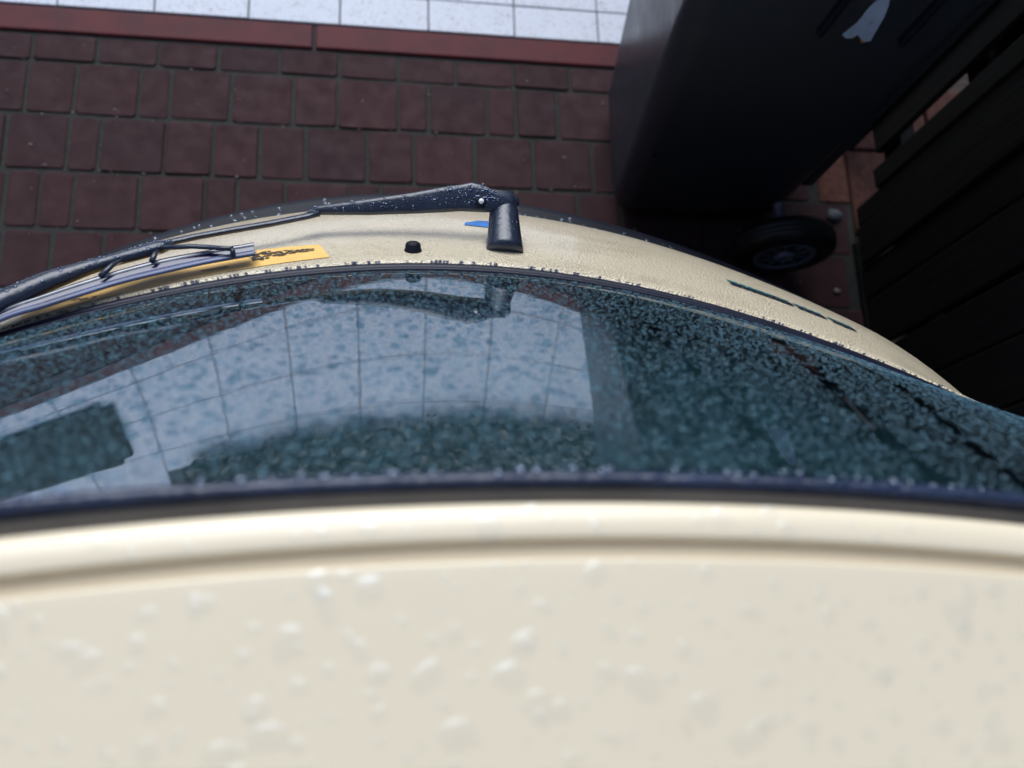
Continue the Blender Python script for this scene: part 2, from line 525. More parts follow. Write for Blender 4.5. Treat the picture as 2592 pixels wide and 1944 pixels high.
# one paver mesh per width, with cut corners and a worn chamfer
def paver_geo(w, d, seed):
    rd = random.Random(seed)
    def loop(inset, z, cut):
        a, b = w / 2 - inset, d / 2 - inset
        pts = [(-a + cut, -b), (a - cut, -b), (a, -b + cut), (a, b - cut), (a - cut, b), (-a + cut, b), (-a, b - cut), (-a, -b + cut)]
        return [(x + rd.uniform(-.0011, .0011), y + rd.uniform(-.0011, .0011), z + rd.uniform(-.0004, .0004)) for x, y in pts]
    V = loop(0, -0.045, .004) + loop(0, -0.0040, .003) + loop(0.0008, -0.0012, .004) + loop(0.0022, 0.0, .0045)
    F = []
    for r in range(3):
        for k in range(8):
            k2 = (k + 1) % 8
            F.append((r * 8 + k, r * 8 + k2, (r + 1) * 8 + k2, (r + 1) * 8 + k))
    F.append(tuple(range(24, 32)))
    return V, F
_pm = {}
def paver_mesh(w, d):
    key = (round(w * 1000 / 4), round(d * 1000 / 4), random.randrange(3))
    if key not in _pm:
        V, F = paver_geo(key[0] * .004, key[1] * .004, hash(key) % 999)
        me = bpy.data.meshes.new("brick"); me.from_pydata(V, [], F); me.update(); me.materials.append(M['paver'])
        _pm[key] = me
    return _pm[key]
JOINT = 0.0070
ROWY = [1.201, 1.139, 1.021, 0.898, 0.774]
while ROWY[-1] > -4.2: ROWY.append(ROWY[-1] - 0.1235)
known = {0: [-0.669, -0.547, -0.428, -0.308, -0.185, -0.061, 0.061, 0.185, 0.31, 0.435],
         1: [-0.672, -0.583, -0.46, -0.399, -0.278, -0.154, -0.064, 0.061, 0.126, 0.249, 0.312, 0.404],
         2: [-0.700, -0.584, -0.525, -0.402, -0.309, -0.218, -0.126, -0.003, 0.094, 0.221, 0.346, 0.474],
         3: [-0.626, -0.565, -0.443, -0.319, -0.258, -0.166, -0.041, 0.025, 0.148, 0.24, 0.302, 0.437],
         4: [-0.593, -0.503, -0.38, -0.288, -0.166]}
far_V, far_F = [], []
for i in range(len(ROWY) - 1):
    y1, y0 = ROWY[i], ROWY[i + 1]
    XR = 1.058 if i > 2 else 0.985
    js = list(known.get(i, [random.uniform(-0.1, 0.1)]))
    ws = [0.123] if i == 0 else [0.123, 0.123, 0.092, 0.0615]
    while js[0] > -3.95: js.insert(0, js[0] - random.choice(ws))
    while js[-1] < XR - 0.03: js.append(min(XR, js[-1] + random.choice(ws)))
    for a, bb in zip(js[:-1], js[1:]):
        w, d = bb - a - JOINT, y1 - y0 - JOINT
        if w < 0.02: continue
        cx, cy = (a + bb) / 2, (y0 + y1) / 2
        if a > -1.05 and y0 > 0.40:   # the ones in view, each its own part
            o = link(bpy.data.objects.new("brick", paver_mesh(w, d)))
            o.parent = driveway
            o.location = (cx + random.uniform(-.0012, .0012), cy + random.uniform(-.0012, .0012), random.uniform(-.0015, .0012))
            o.rotation_euler = (random.uniform(-.008, .008), random.uniform(-.008, .008), random.uniform(-.009, .009))
        else:
            V, F = paver_geo(w, d, random.randrange(9999))
            o0 = len(far_V); dz = random.uniform(-.0015, .0012)
            far_V += [(x + cx, y + cy, z + dz) for x, y, z in V]
            far_F += [tuple(o0 + k for k in f) for f in F]
tag(mesh("brick_paving", far_V, far_F, M['paver'], driveway), kind="stuff")

# red kerb stones between the pavers and the tiles
kerb = sheet("kerb", -4.0, 1.045, 1.2045, 1.2640, -0.0045, M['joint'])
kx = -0.116 - 4.0
while kx < 1.0:
    box("kerb_stone", kx + .003, min(1.044, kx + .997), 1.2055, 1.2625, -0.05, 0.004 + random.uniform(-.001, .001), M['kerb'], kerb, 0.004, 2)
    kx += 1.0

# white tiles
_tm = {}
def tile_obj(x0, x1, y0, y1):
    key = (round((x1 - x0) * 1000), round((y1 - y0) * 1000))
    if key not in _tm:
        w, d = x1 - x0, y1 - y0
        bm = bmesh.new(); bmesh.ops.create_cube(bm, size=1.0)
        for v in bm.verts: v.co = Vector((v.co.x * w, v.co.y * d, v.co.z * 0.012))
        bmesh.ops.bevel(bm, geom=bm.edges[:], offset=0.001, segments=1, affect='EDGES')
        me = bpy.data.meshes.new("tile"); bm.to_mesh(me); bm.free(); me.materials.append(M['tile']); _tm[key] = me
    o = link(bpy.data.objects.new("tile", _tm[key]))
    o.parent = terrace
    o.location = ((x0 + x1) / 2, (y0 + y1) / 2, -0.003 + random.uniform(-.0006, .0006))
    o.rotation_euler = (random.uniform(-.003, .003), random.uniform(-.003, .003), 0)
TP = 0.1895
tj = [0.126 + TP * k for k in range(-14, 5)]
for a in tj:
    rows_t = [(1.266, 1.346), (1.346, 1.536), (1.536, 1.726), (1.726, 1.836)]
    if a + TP < -0.45: rows_t = rows_t[:3] + [(1.726, 1.916), (1.916, 2.106), (2.106, 2.29)]
    for (y0, y1) in rows_t:
        tile_obj(a + .0016, min(1.044, a + TP - .0016), y0 + .0016, y1 - .0016)

# stray grit on the pavers and tiles
V, F = [], []
for k in range(300):
    x, y = random.uniform(-1.0, 1.0), random.uniform(0.42, 1.19)
    if random.random() < 0.3:
        y = random.choice(ROWY[1:6]) + random.uniform(-.005, .005)
    r = random.choice([.0009, .0012, .0015, .0022]) * random.uniform(.7, 1.2)
    z = 0.0006; o0 = len(V); a = random.uniform(0, 3.14)
    for q in range(5):
        th = a + q * 1.2566
        V.append((x + r * 1.5 * math.cos(th), y + r * math.sin(th), z))
    V.append((x, y, z + r * 0.8))
    F += [(o0 + q, o0 + (q + 1) % 5, o0 + 5) for q in range(5)]
tag(mesh("grit", V, F, M['stone']), "pale grit scattered over the maroon pavers", "grit", kind="stuff")
# a few bigger pebbles by the fence foot and the bin wheel
def pebble(x, y, r, m, lab):
    bm = bmesh.new(); bmesh.ops.create_icosphere(bm, subdivisions=2, radius=1.0)
    for v in bm.verts:
        f = 1 + 0.16 * math.sin(3 * v.co.x + 5 * v.co.y + r * 900)
        v.co = Vector((x + v.co.x * r * 1.3 * f, y + v.co.y * r * f, r * 0.45 + v.co.z * r * 0.55 * f))
    tag(bm_obj("pebble", bm, m, smooth=True), lab, "pebble", "pebbles by the fence")
pebble(1.000, 0.690, 0.006, M['stone'], "pale pebble on the pavers just right of the bin wheel")
pebble(1.035, 0.500, 0.006, M['stone'], "small grey pebble at the fence foot beside the car's corner")
pebble(0.910, 0.848, 0.008, M['stone'], "pale pebble lying between the bin wheel and the orange wall")

# ------------------------------------------------------------------ the car
XC = 0.07
D2, E2 = (-0.5584, 0.1917), (-0.5028, -0.0599)
def lerp(a, b, t): return a + (b - a) * t
def y_panel(u, z):                      # tailgate below the window, z 0.982 .. 0.75 and the body under it
    d = 0.982 - z
    w = min(1.0, max(0.0, d / 0.232))
    if d <= 0.232: y0 = 0.322 + 0.931 * d - 0.965 * d * d
    else: y0 = 0.486 + 0.25 * min(d - 0.232, 0.07)
    return y0 + (lerp(D2[0], E2[0], w) - (0.10 * w if u < 0 else 0.0)) * u * u + lerp(D2[1], E2[1], w) * u ** 4 - 1.7 * min(1.0, w / 0.15) * max(0.0, abs(u) - lerp(0.37, 0.54, w)) ** 2
def n_panel(u, z):
    e = 1e-4
    return Vector((-(y_panel(u + e, z) - y_panel(u - e, z)) / 2 / e, 1, -(y_panel(u, z + e) - y_panel(u, z - e)) / 2 / e)).normalized()
def on_panel(u, z, h):
    return Vector((XC + u, y_panel(u, z), z)) + n_panel(u, z) * h
ZB, ZD = 1.375, 0.990
def y_glass(u, z):
    w = (z - ZD) / (ZB - ZD)
    return w * (0.0624 - 0.2276 * u * u) + (1 - w) * (0.3096 - 0.5584 * u * u + 0.1917 * u ** 4)
def n_glass(u, z):
    e = 1e-4
    return Vector((-(y_glass(u + e, z) - y_glass(u - e, z)) / 2 / e, 1, -(y_glass(u, z + e) - y_glass(u, z - e)) / 2 / e)).normalized()
def glass_half(z): return lerp(0.56, 0.47, (z - ZD) / (ZB - ZD))

car = empty("hatchback_car", (XC, -1.3, 0))
tag(car, "small cream hatchback wet with rain, seen from above its roof and rear window", "car")

# roof: ends in a shallow channel, then the tailgate's top strip
def roof_z(u, y): return -0.05 * u * u - 0.9 * max(0, abs(u) - 0.44) ** 2 - 0.02 * max(0, -y - 0.2) ** 2
us = [k / 40 * 0.505 for k in range(-40, 41)]
def roof_rows(prof):
    rows_ = []
    for (yy, zz) in prof:
        k = 1.0 if yy > -0.5 else max(0.0, 1 + (yy + 0.5) / 0.52)
        rows_.append([(XC + u, yy - 0.26 * u * u * k, zz + roof_z(u, yy)) for u in us])
    return rows_
prof = [(-1.02, 1.40), (-0.8, 1.40), (-0.5, 1.40), (-0.3, 1.4), (-0.15, 1.399), (-0.05, 1.3975), (0.0, 1.3965), (0.018, 1.3962), (0.0245, 1.3960), (0.0264, 1.3959), (0.0267, 1.3958), (0.0268, 1.3955), (0.02682, 1.3930), (0.02686, 1.3905), (0.0269, 1.3895), (0.0270, 1.3893), (0.0272, 1.3892), (0.0276, 1.3892), (0.0318, 1.3891)]
roof = grid_mesh("roof", roof_rows(prof), M['paint'], car, flip=True)
prof = [(0.0318, 1.3890), (0.0338, 1.3890), (0.0344, 1.3891), (0.0346, 1.3893), (0.0347, 1.3900), (0.0349, 1.3938), (0.0351, 1.3946), (0.0354, 1.3949), (0.0358, 1.3950), (0.0375, 1.3952), (0.0420, 1.3946), (0.0455, 1.3938), (0.0478, 1.3926), (0.0492, 1.3905), (0.0496, 1.3880), (0.0488, 1.3850), (0.0470, 1.3830), (0.0440, 1.3825)]
strip = grid_mesh("tailgate_top_strip", roof_rows(prof), M['paint'], car, flip=True)
# headliner under the roof
grid_mesh("headliner", [[(XC + u, y - 0.26 * u * u, 1.372 - 0.05 * u * u) for u in (-.49, -.3, -.1, .1, .3, .49)] for y in (-1.0, -0.5, 0.0, 0.040)], M['lining'], car)

# rear window and its rubber seals
NZ = 24
gp = []
for i in range(NZ + 1):
    z = lerp(ZD - 0.006, ZB + 0.006, i / NZ)
    hw = glass_half(z)
    gp.append([(XC + hw * (k / 40), y_glass(hw * (k / 40), z), z) for k in range(-40, 41)])
window = grid_mesh("rear_window", gp, M['glass'], car, flip=False)
def glass_edge(z, off, n=60):
    hw = glass_half(z)
    out = []
    for k in range(-n, n + 1):
        u = hw * k / n
        p = Vector((XC + u, y_glass(u, z), z)) + n_glass(u, z) * off
        out.append(p)
    return out
upN = Vector((0, 0.84, 0.54))
# lower seal: stepped lip, sits between glass and tailgate
low = glass_edge(0.986, 0.0)
sweep("window_seal", low, [(0.0058, -0.004), (0.0058, 0.0010), (0.0040, 0.0022), (0.0024, 0.0018), (0.0014, 0.0034), (-0.001, 0.0042), (-0.0055, 0.0042), (-0.0095, 0.0028), (-0.0115, -0.0008), (-0.0115, -0.006)], M['rubber'], car, up=upN)
M['seal_skylit'] = simple("navy_seal_skylit", (0.016, 0.027, 0.062), 0.3, bscale=60, bstr=0.6, bdist=0.004)  # navy stands for sky mirrored in the black upper seal
hi = glass_edge(1.3775, 0.0)
sweep("window_seal", hi, [(0.0040, -0.004), (0.0040, 0.0010), (0.0027, 0.0026), (0.0005, 0.0034), (-0.0020, 0.0028), (-0.0036, 0.0010), (-0.0036, -0.004)], M['seal_skylit'], car, up=upN)
grid_mesh("gap_shade_strip", [[(XC + u, yy - 0.245 * u * u, zz - 0.02 * u * u) for u in [k / 30 * 0.47 for k in range(-30, 31)]] for (yy, zz) in ((0.036, 1.3835), (0.0455, 1.3800), (0.0560, 1.3795), (0.0590, 1.3778))], M['gap'], car, flip=True)  # dark strip laid where only shade lies, seal to roof edge
for sgn in (-1, 1):
    side = []
    for i in range(30):
        z = lerp(0.986, 1.3775, i / 29); u = sgn * glass_half(z)
        side.append(Vector((XC + u, y_glass(u, z), z)) + n_glass(u, z) * 0.001)
    tube("window_seal", side, 0.006, M['rubber'], car, seg=8)

# body shell: stacked outlines from the sills up to the belt line
def half_w(z): return 0.715 if z < 0.75 else lerp(0.715, 0.675, (z - 0.75) / 0.232)
def y_front(z): return np.interp(z, [0.22, 0.35, 0.6, 0.75, 0.85, 0.93, 0.982], [-2.95, -3.02, -3.03, -2.95, -2.65, -2.05, -1.66])
def outline(z):
    W = half_w(z); pts = []
    for k in range(-40, 41):
        u = 0.64 * k / 40
        pts.append((XC + u, y_panel(u, z), z))
    yc = y_panel(0.64, z); yf = float(y_front(z))
    right = [(0.668 + 0.3 * (W - 0.675), yc - 0.05), (W - 0.012, yc - 0.13), (W, yc - 0.25)]
    for t in np.linspace(0.08, 1.0, 14): right.append((W + 0.02 * math.sin(math.pi * t), lerp(yc - 0.25, yf + 0.45, t)))
    right += [(W - 0.03, yf + 0.28), (W - 0.12, yf + 0.13), (W - 0.28, yf + 0.045), (W - 0.45, yf + 0.012)]
    pts += [(XC + x, y, z) for x, y in right] + [(XC, yf, z)] + [(XC - x, y, z) for x, y in right[::-1]]
    return pts
LV = [0.20, 0.30, 0.45, 0.60, 0.66, 0.70, 0.73, 0.745, 0.755, 0.77, 0.79, 0.81, 0.83, 0.85, 0.87, 0.89, 0.905, 0.92, 0.935, 0.95, 0.962, 0.974, 0.982]
OL = [outline(z) for z in LV]
nO = len(OL[0])
rear_idx = 81
V = [p for r in OL for p in r]
# tailgate panel is its own part: rear columns of the outline
tg = [[OL[i][k] for k in range(rear_idx)] for i in range(len(LV)) if LV[i] >= 0.70]
top_lip = [(XC + 0.64 * k / 40, y_panel(0.64 * k / 40, 0.982) - 0.004, 0.9825) for k in range(-40, 41)]
tg.append(top_lip)
tailgate = grid_mesh("tailgate", tg, M['paint_fine'], car)
F = []
for i in range(len(LV) - 1):
    for k in range(nO):
        if k < rear_idx - 1 and LV[i] >= 0.70: continue
        k2 = (k + 1) % nO
        F.append((i * nO + k, i * nO + k2, (i + 1) * nO + k2, (i + 1) * nO + k))
body = mesh("body", V, F, M['paint'], None, True); child(body, car)

# greenhouse: pillars and the other windows, ruled between belt line and roof
def ruled(name, lo_, hi_, m, n=8):
    rows_ = []
    for i in range(n + 1):
        t = i / n
        rows_.append([tuple(lerp(Vector(a), Vector(bq), t) + Vector(((Vector(a).x - XC) * 0.06 * math.sin(math.pi * t), 0, 0))) for a, bq in zip(lo_, hi_)])
    return grid_mesh(name, rows_, m, car)
for s in (-1, 1):
    uD, uB = 0.562, 0.472
    lo_ = [(XC + s * uD, y_glass(uD, ZD), 0.925), (XC + s * 0.60, 0.125, 0.93), (XC + s * 0.645, 0.06, 0.935), (XC + s * 0.670, -0.04, 0.95), (XC + s * 0.675, -0.16, 0.982)]
    hi_ = [(XC + s * uB, y_glass(uB, ZB), 1.378), (XC + s * 0.485, -0.02, 1.378), (XC + s * 0.495, -0.05, 1.378), (XC + s * 0.502, -0.10, 1.378), (XC + s * 0.505, -0.18, 1.378)]
    ruled("rear_pillar", lo_, hi_, M['paint'])
    lo_ = [(XC + s * 0.675, y, 0.982) for y in np.linspace(-0.16, -1.40, 8)]
    hi_ = [(XC + s * 0.504, y, 1.378) for y in np.linspace(-0.18, -0.98, 8)]
    ruled("side_window", lo_, hi_, M['glass'])
    lo_ = [(XC + s * 0.675, -1.40, 0.982), (XC + s * 0.66, -1.47, 0.982), (XC + s * 0.63, -1.53, 0.982)]
    hi_ = [(XC + s * 0.504, -0.98, 1.378), (XC + s * 0.49, -1.0, 1.378), (XC + s * 0.47, -1.015, 1.378)]
    ruled("front_pillar", lo_, hi_, M['paint'])
lo_ = [(XC + u, -1.66 + 0.33 * u * u, 0.982) for u in np.linspace(-0.63, 0.63, 15)]
hi_ = [(XC + u, -1.03 + 0.06 * u * u, 1.385) for u in np.linspace(-0.47, 0.47, 15)]
ruled("windscreen", lo_, hi_, M['glass'])

# cabin seen dimly through the glass
sh = [[(XC + u, lerp(y_glass(u, 0.99) - 0.016, -0.34, t), 0.948 + 0.004 * math.sin(9 * u)) for u in np.linspace(-0.60, 0.60, 17)] for t in (0, 0.15, 0.4, 0.7, 1.0)]
grid_mesh("parcel_shelf", sh, M['interior'], car)
for s in (-1, 1):
    box("seat_back", XC + s * 0.31 - 0.25, XC + s * 0.31 + 0.25, -0.50, -0.36, 0.45, 1.08, M['interior'], car, 0.05, 3)
    box("seat_back", XC + s * 0.33 - 0.22, XC + s * 0.33 + 0.22, -1.12, -1.00, 0.45, 1.12, M['interior'], car, 0.05, 3)
box("cabin_floor", XC - 0.62, XC + 0.62, -1.6, 0.2, 0.30, 0.36, M['interior'], car)
ps = [[(XC + u, y_panel(u, 0.97) - 0.035, z) for u in np.linspace(-0.58, 0.58, 17)] for z in (0.978, 0.90, 0.5)]
grid_mesh("tailgate_lining", ps, M['interior'], car)

# rear bumper, black, sticking out below the tailgate
bp = []
for (dy, z) in [(-0.10, 0.556), (-0.016, 0.557), (-0.004, 0.551), (0.0, 0.542), (0.006, 0.46), (0.0, 0.37), (-0.03, 0.31), (-0.10, 0.29)]:
    row = []
    for k in range(-40, 41):
        u = 0.74 * k / 40
        row.append((XC + u, 0.606 - (0.4556 if u > 0 else 0.62) * u * u + 0.0316 * u ** 4 - 0.35 * max(0, abs(u) - 0.66) ** 1.2 + dy, z))
    bp.append(row)
grid_mesh("rear_bumper", bp, M['trim'], car, flip=True)
for s in (-1, 1):
    lp = []
    for z in np.linspace(0.60, 0.80, 7):
        lp.append([tuple(on_panel(s * u, z, 0.006 * math.sin(math.pi * (z - 0.6) / 0.2) - 0.001)) for u in np.linspace(0.615, 0.635, 4)])
    grid_mesh("rear_lamp", lp, M['lamp_red'], car, flip=(s < 0))
# road wheels
for wy in (-0.28, -2.45):
    for s in (-1, 1):
        o = lathe("wheel", [(0.17, -0.08), (0.25, -0.08), (0.272, -0.06), (0.278, 0.0), (0.272, 0.06), (0.25, 0.078), (0.18, 0.08), (0.17, 0.066)], (XC + s * 0.675, wy, 0.278), (s, 0, 0), M['tyre'], car, 40)
        h = lathe("hubcap", [(0.17, 0.0), (0.168, 0.012), (0.10, 0.020), (0.03, 0.022)], (XC + s * 0.740, wy, 0.278), (s, 0, 0), M['hub_grey'], None, 32)
        h.parent = o; h.matrix_parent_inverse = o.matrix_world.inverted()
        h.matrix_parent_inverse = Matrix.Identity(4); h.location = (0, 0, 0)
        o.matrix_parent_inverse = Matrix.Translation(-car.location)

# stickers on the tailgate
def decal(name, uz0, uz1, m, parent, h=0.0006, n=14):
    """strip on the panel between two (u, z) polylines"""
    rows_ = []
    for j in range(3):
        t = j / 2
        row = []
        for i in range(n):
            s_ = i / (n - 1) * (len(uz0) - 1); a = min(int(s_), len(uz0) - 2); f = s_ - a
            p0 = (lerp(uz0[a][0], uz0[a + 1][0], f), lerp(uz0[a][1], uz0[a + 1][1], f))
            p1 = (lerp(uz1[a][0], uz1[a + 1][0], f), lerp(uz1[a][1], uz1[a + 1][1], f))
            row.append(tuple(on_panel(lerp(p0[0], p1[0], t), lerp(p0[1], p1[1], t), h)))
        rows_.append(row)
    o = grid_mesh(name, rows_, m)
    child(o, car)
    o.parent = parent; o.matrix_parent_inverse = Matrix.Identity(4)
    return o
def U(x): return x - XC
lo_s = [(U(-0.2800), 0.9800), (U(-0.19), 0.9795), (U(-0.0935), 0.9755), (U(-0.033), 0.9716)]
hi_s = [(U(-0.2840), 0.942), (U(-0.20), 0.942), (U(-0.1039), 0.9390), (U(-0.0438), 0.9425)]
st = decal("orange_sticker", lo_s, hi_s, M['orange_sticker'], tailgate, 0.0006, 30)
st["label"] = "long orange sticker with black print on the tailgate under the wiper blade"
rs = random.Random(3)
def mark(name, x0, x1, z0, z1, m, h=0.0011):
    o = decal(name, [(U(x0), z0), (U(x1), z0)], [(U(x0), z1), (U(x1), z1)], m, tailgate, h, 4)
    return o
# dense black print, too squashed by the slope to be read
inkV, inkF = [], []
def ink(x0, x1, z0, z1):
    o0 = len(inkV)
    for (x, z) in ((x0, z0), (x1, z0), (x1, z1), (x0, z1)): inkV.append(tuple(on_panel(U(x), z, 0.0011)))
    inkF.append((o0, o0 + 1, o0 + 2, o0 + 3))
x = -0.104
while x < -0.052:
    t = (x + 0.104) / 0.052
    hh = lerp(0.012, 0.003, t)
    zc = 0.9535
    for q in range(4 if t < 0.45 else 3):
        zz = zc + rs.uniform(-hh, hh) * 0.8
        wq = rs.uniform(0.0016, 0.0055)
        ink(x, x + wq, zz, zz + rs.uniform(0.001, 0.0028 if t < 0.4 else 0.0016))
    x += rs.uniform(0.0012, 0.0026)
for (xa, xb, zz) in ((-0.245, -0.238, 0.968), (-0.238, -0.231, 0.971), (-0.228, -0.224, 0.972), (-0.142, -0.120, 0.966)):
    ink(xa, xb, zz, zz + 0.0016)
o = mesh("sticker_print", inkV, inkF, M['ink']); o.parent = tailgate; o["kind"] = "stuff"
# blue mark beside the wiper spindle
bl0 = [(U(0.0965), 0.8890), (U(0.106), 0.8905), (U(0.118), 0.8920), (U(0.150), 0.8930)]
bl1 = [(U(0.0985), 0.8790), (U(0.106), 0.8740), (U(0.114), 0.8660), (U(0.150), 0.8660)]
o = decal("blue_sticker", bl1, bl0, M['blue'], tailgate, 0.0006, 20)
o["label"] = "bright blue sticker edge half hidden by the wiper spindle"
# dark green lettering on the right, squashed to a dashed line by the slope
for (xa, xb) in ((0.362, 0.426), (0.430, 0.4605), (0.4645, 0.489)):
    x = xa
    while x < xb - 0.002:
        w = min(rs.uniform(0.004, 0.009), xb - x)
        zt = lerp(0.9195, 0.9235, (x - 0.36) / 0.13)
        mark("letter", x, x + w * 0.95, zt - rs.uniform(0.0055, 0.0075), zt + 0.0004, M['navy'])
        mark("letter_edge", x, x + w * 0.9, zt - 0.0135, zt - 0.0078, M['teal'] if rs.random() < 0.75 else M['navy'], 0.0009)
        x += w
# black rubber stop
kn = on_panel(U(0.0407), 0.9638, -0.001); kd = n_panel(U(0.0407), 0.9638)
lathe("rubber_stop", [(0.0080, 0.0), (0.0080, 0.002), (0.0072, 0.0035), (0.0070, 0.0065), (0.0062, 0.0082), (0.0040, 0.0095), (0.001, 0.0098)], kn, kd + Vector((0, 0.25, 0.1)), M['trim'], car, 16)

# rear wiper: spindle, arm, yokes, blade
wip = lathe("rear_wiper", [(0.0178, -0.004), (0.0177, 0.002), (0.0170, 0.008), (0.0152, 0.028), (0.0138, 0.046), (0.0134, 0.054), (0.0118, 0.060), (0.007, 0.0630)], (0.1271, 0.3470, 0.9500), (0.0028, 0.060, -0.0135), M['wiper'], car, 28)
wip["label"] = "black rear wiper with raindrops, parked across the tailgate"
def sub(o):
    o.parent = wip; o.matrix_parent_inverse = Matrix.Identity(4); return o
up_e = [(-0.0590, 0.3858, 0.9332), (-0.0480, 0.3919, 0.9366), (-0.0035, 0.3973, 0.9432), (0.0412, 0.4032, 0.9500), (0.0709, 0.4082, 0.9549), (0.0860, 0.4101, 0.9572), (0.0964, 0.4121, 0.9590), (0.1086, 0.4092, 0.9591), (0.1179, 0.4043, 0.9582), (0.1300, 0.4020, 0.9560), (0.1385, 0.4005, 0.9520)]
lo_e = [(-0.0590, 0.3825, 0.9318), (-0.0480, 0.3843, 0.9337), (0.0009, 0.3840, 0.9386), (0.0414, 0.3850, 0.9431), (0.0709, 0.3860, 0.9465), (0.0865, 0.3869, 0.9484), (0.0960, 0.3864, 0.9492), (0.1070, 0.3860, 0.9500), (0.1153, 0.3857, 0.9509), (0.1280, 0.3862, 0.9490), (0.1385, 0.3870, 0.9460)]
nA = Vector((-0.0948, -0.3525, 0.931))
rows_ = []
up_e = [Vector(p) for p in up_e]; lo_e = [Vector(p) for p in lo_e]
for (t, h) in ((0.06, -0.011), (0.0, -0.006), (0.0, -0.0015), (0.05, 0.0002), (0.18, 0.0010), (0.5, 0.0016), (0.80, 0.0010), (0.95, 0.0), (1.0, -0.002), (1.0, -0.008), (0.92, -0.012)):
    rows_.append([tuple(a.lerp(bq, t) + nA * h) for a, bq in zip(lo_e, up_e)])
arm = sub(grid_mesh("wiper_arm", rows_, M['wiper'], None))
# knuckle over the spindle
bm = bmesh.new(); bmesh.ops.create_cube(bm, size=1.0)
for v in bm.verts:
    v.co = Vector((0.1290 + v.co.x * 0.029, 0.4000 + v.co.y * 0.020, 0.9425 + v.co.z * 0.022 - v.co.x * 0.004))
bmesh.ops.bevel(bm, geom=bm.edges[:], offset=0.0055, segments=3, affect='EDGES')
sub(bm_obj("wiper_knuckle", bm, M['wiper'], smooth=True))
pv = Vector((0.1050, 0.3940, 0.9530)) + nA * 0.001
sub(lathe("pivot_socket", [(0.0058, -0.002), (0.0056, 0.0012), (0.0040, 0.0014)], pv, nA, M['rubber'], None, 18))
sub(lathe("pivot_glint", [(0.0027, 0.0), (0.0026, 0.0022), (0.0018, 0.0034), (0.0006, 0.0039)], pv + Vector((0.0008, 0.0012, 0.0)), nA, M['pin'], None, 14))
rod = [(-0.045, 0.3855, 0.9345), (-0.0573, 0.3820, 0.9340), (-0.0900, 0.3690, 0.9430), (-0.1216, 0.3590, 0.9485), (-0.1500, 0.3508, 0.9510), (-0.1728, 0.3435, 0.9530), (-0.1927, 0.3300, 0.9640)]
sub(tube("wiper_rod", rod, [0.0050, 0.0052, 0.0050, 0.0048, 0.0048, 0.0050, 0.0050], M['wiper'], None, 10, ry=0.0030, up=upN))
yoke = [(-0.1700, 0.3395, 0.9580), (-0.1790, 0.3350, 0.9620), (-0.1927, 0.3275, 0.9666), (-0.2130, 0.3200, 0.9670), (-0.2345, 0.3110, 0.9690), (-0.2620, 0.2945, 0.9781), (-0.2878, 0.2736, 0.9909), (-0.3300, 0.2380, 1.0080), (-0.3700, 0.2050, 1.0180)]
sub(tube("wiper_yoke", yoke, [0.0055, 0.0090, 0.0088, 0.0070, 0.0080, 0.0105, 0.0110, 0.0100, 0.0050], M['wiper'], None, 12, ry=[0.004, 0.006, 0.006, 0.0055, 0.0065, 0.0085, 0.0085, 0.008, 0.005], up=upN))
sub(tube("wiper_yoke", [(-0.1725, 0.3300, 0.9720), (-0.1500, 0.3305, 0.9760), (-0.1363, 0.3290, 0.9790), (-0.1240, 0.3262, 0.9840), (-0.1143, 0.3235, 0.9900)], [0.0048, 0.0044, 0.0040, 0.0034, 0.0026], M['wiper'], None, 8, ry=0.0022, up=upN))
def claw(p0, p1):
    p0, p1 = Vector(p0), Vector(p1)
    sub(tube("wiper_claw", [p0, p0.lerp(p1, 0.5) + upN * 0.002, p1], [0.0018, 0.0022, 0.0026], M['wiper'], None, 8, up=upN))
claw((-0.1143, 0.3235, 0.9895), (-0.1130, 0.3170, 0.9870))
claw((-0.1780, 0.3280, 0.9690), (-0.1800, 0.3130, 0.9830))
claw((-0.2060, 0.3190, 0.9700), (-0.2180, 0.2960, 0.9890))
bt = [(-0.1010, 0.3386, 0.9670), (-0.1024, 0.3382, 0.9673), (-0.1394, 0.3293, 0.9687), (-0.1762, 0.3201, 0.9690), (-0.2071, 0.3075, 0.9737), (-0.2363, 0.2937, 0.9790), (-0.2643, 0.2782, 0.9857), (-0.2908, 0.2621, 0.9930), (-0.345, 0.2250, 1.0050), (-0.40, 0.182, 1.016)]
bl = [(-0.0970, 0.3185, 0.9866), (-0.0983, 0.3182, 0.9868), (-0.1350, 0.3082, 0.9899), (-0.1698, 0.2965, 0.9934), (-0.2003, 0.2862, 0.9957), (-0.2286, 0.2731, 1.0006), (-0.2569, 0.2605, 1.0042), (-0.2847, 0.2487, 1.0064), (-0.338, 0.2110, 1.0180), (-0.393, 0.168, 1.028)]
bt = [Vector(p) for p in bt]; bl = [Vector(p) for p in bl]
def resample(pts, n=60):
    out = []
    m_ = len(pts)
    for i in range(n):
        s_ = i / (n - 1) * (m_ - 1); a = min(int(s_), m_ - 2); f = s_ - a
        p0 = pts[max(a - 1, 0)]; p1 = pts[a]; p2 = pts[a + 1]; p3 = pts[min(a + 2, m_ - 1)]
        out.append(0.5 * ((2 * p1) + (p2 - p0) * f + (2 * p0 - 5 * p1 + 4 * p2 - p3) * f * f + (3 * p1 - p0 - 3 * p2 + p3) * f ** 3))
    return out
bt, bl = resample(bt), resample(bl)
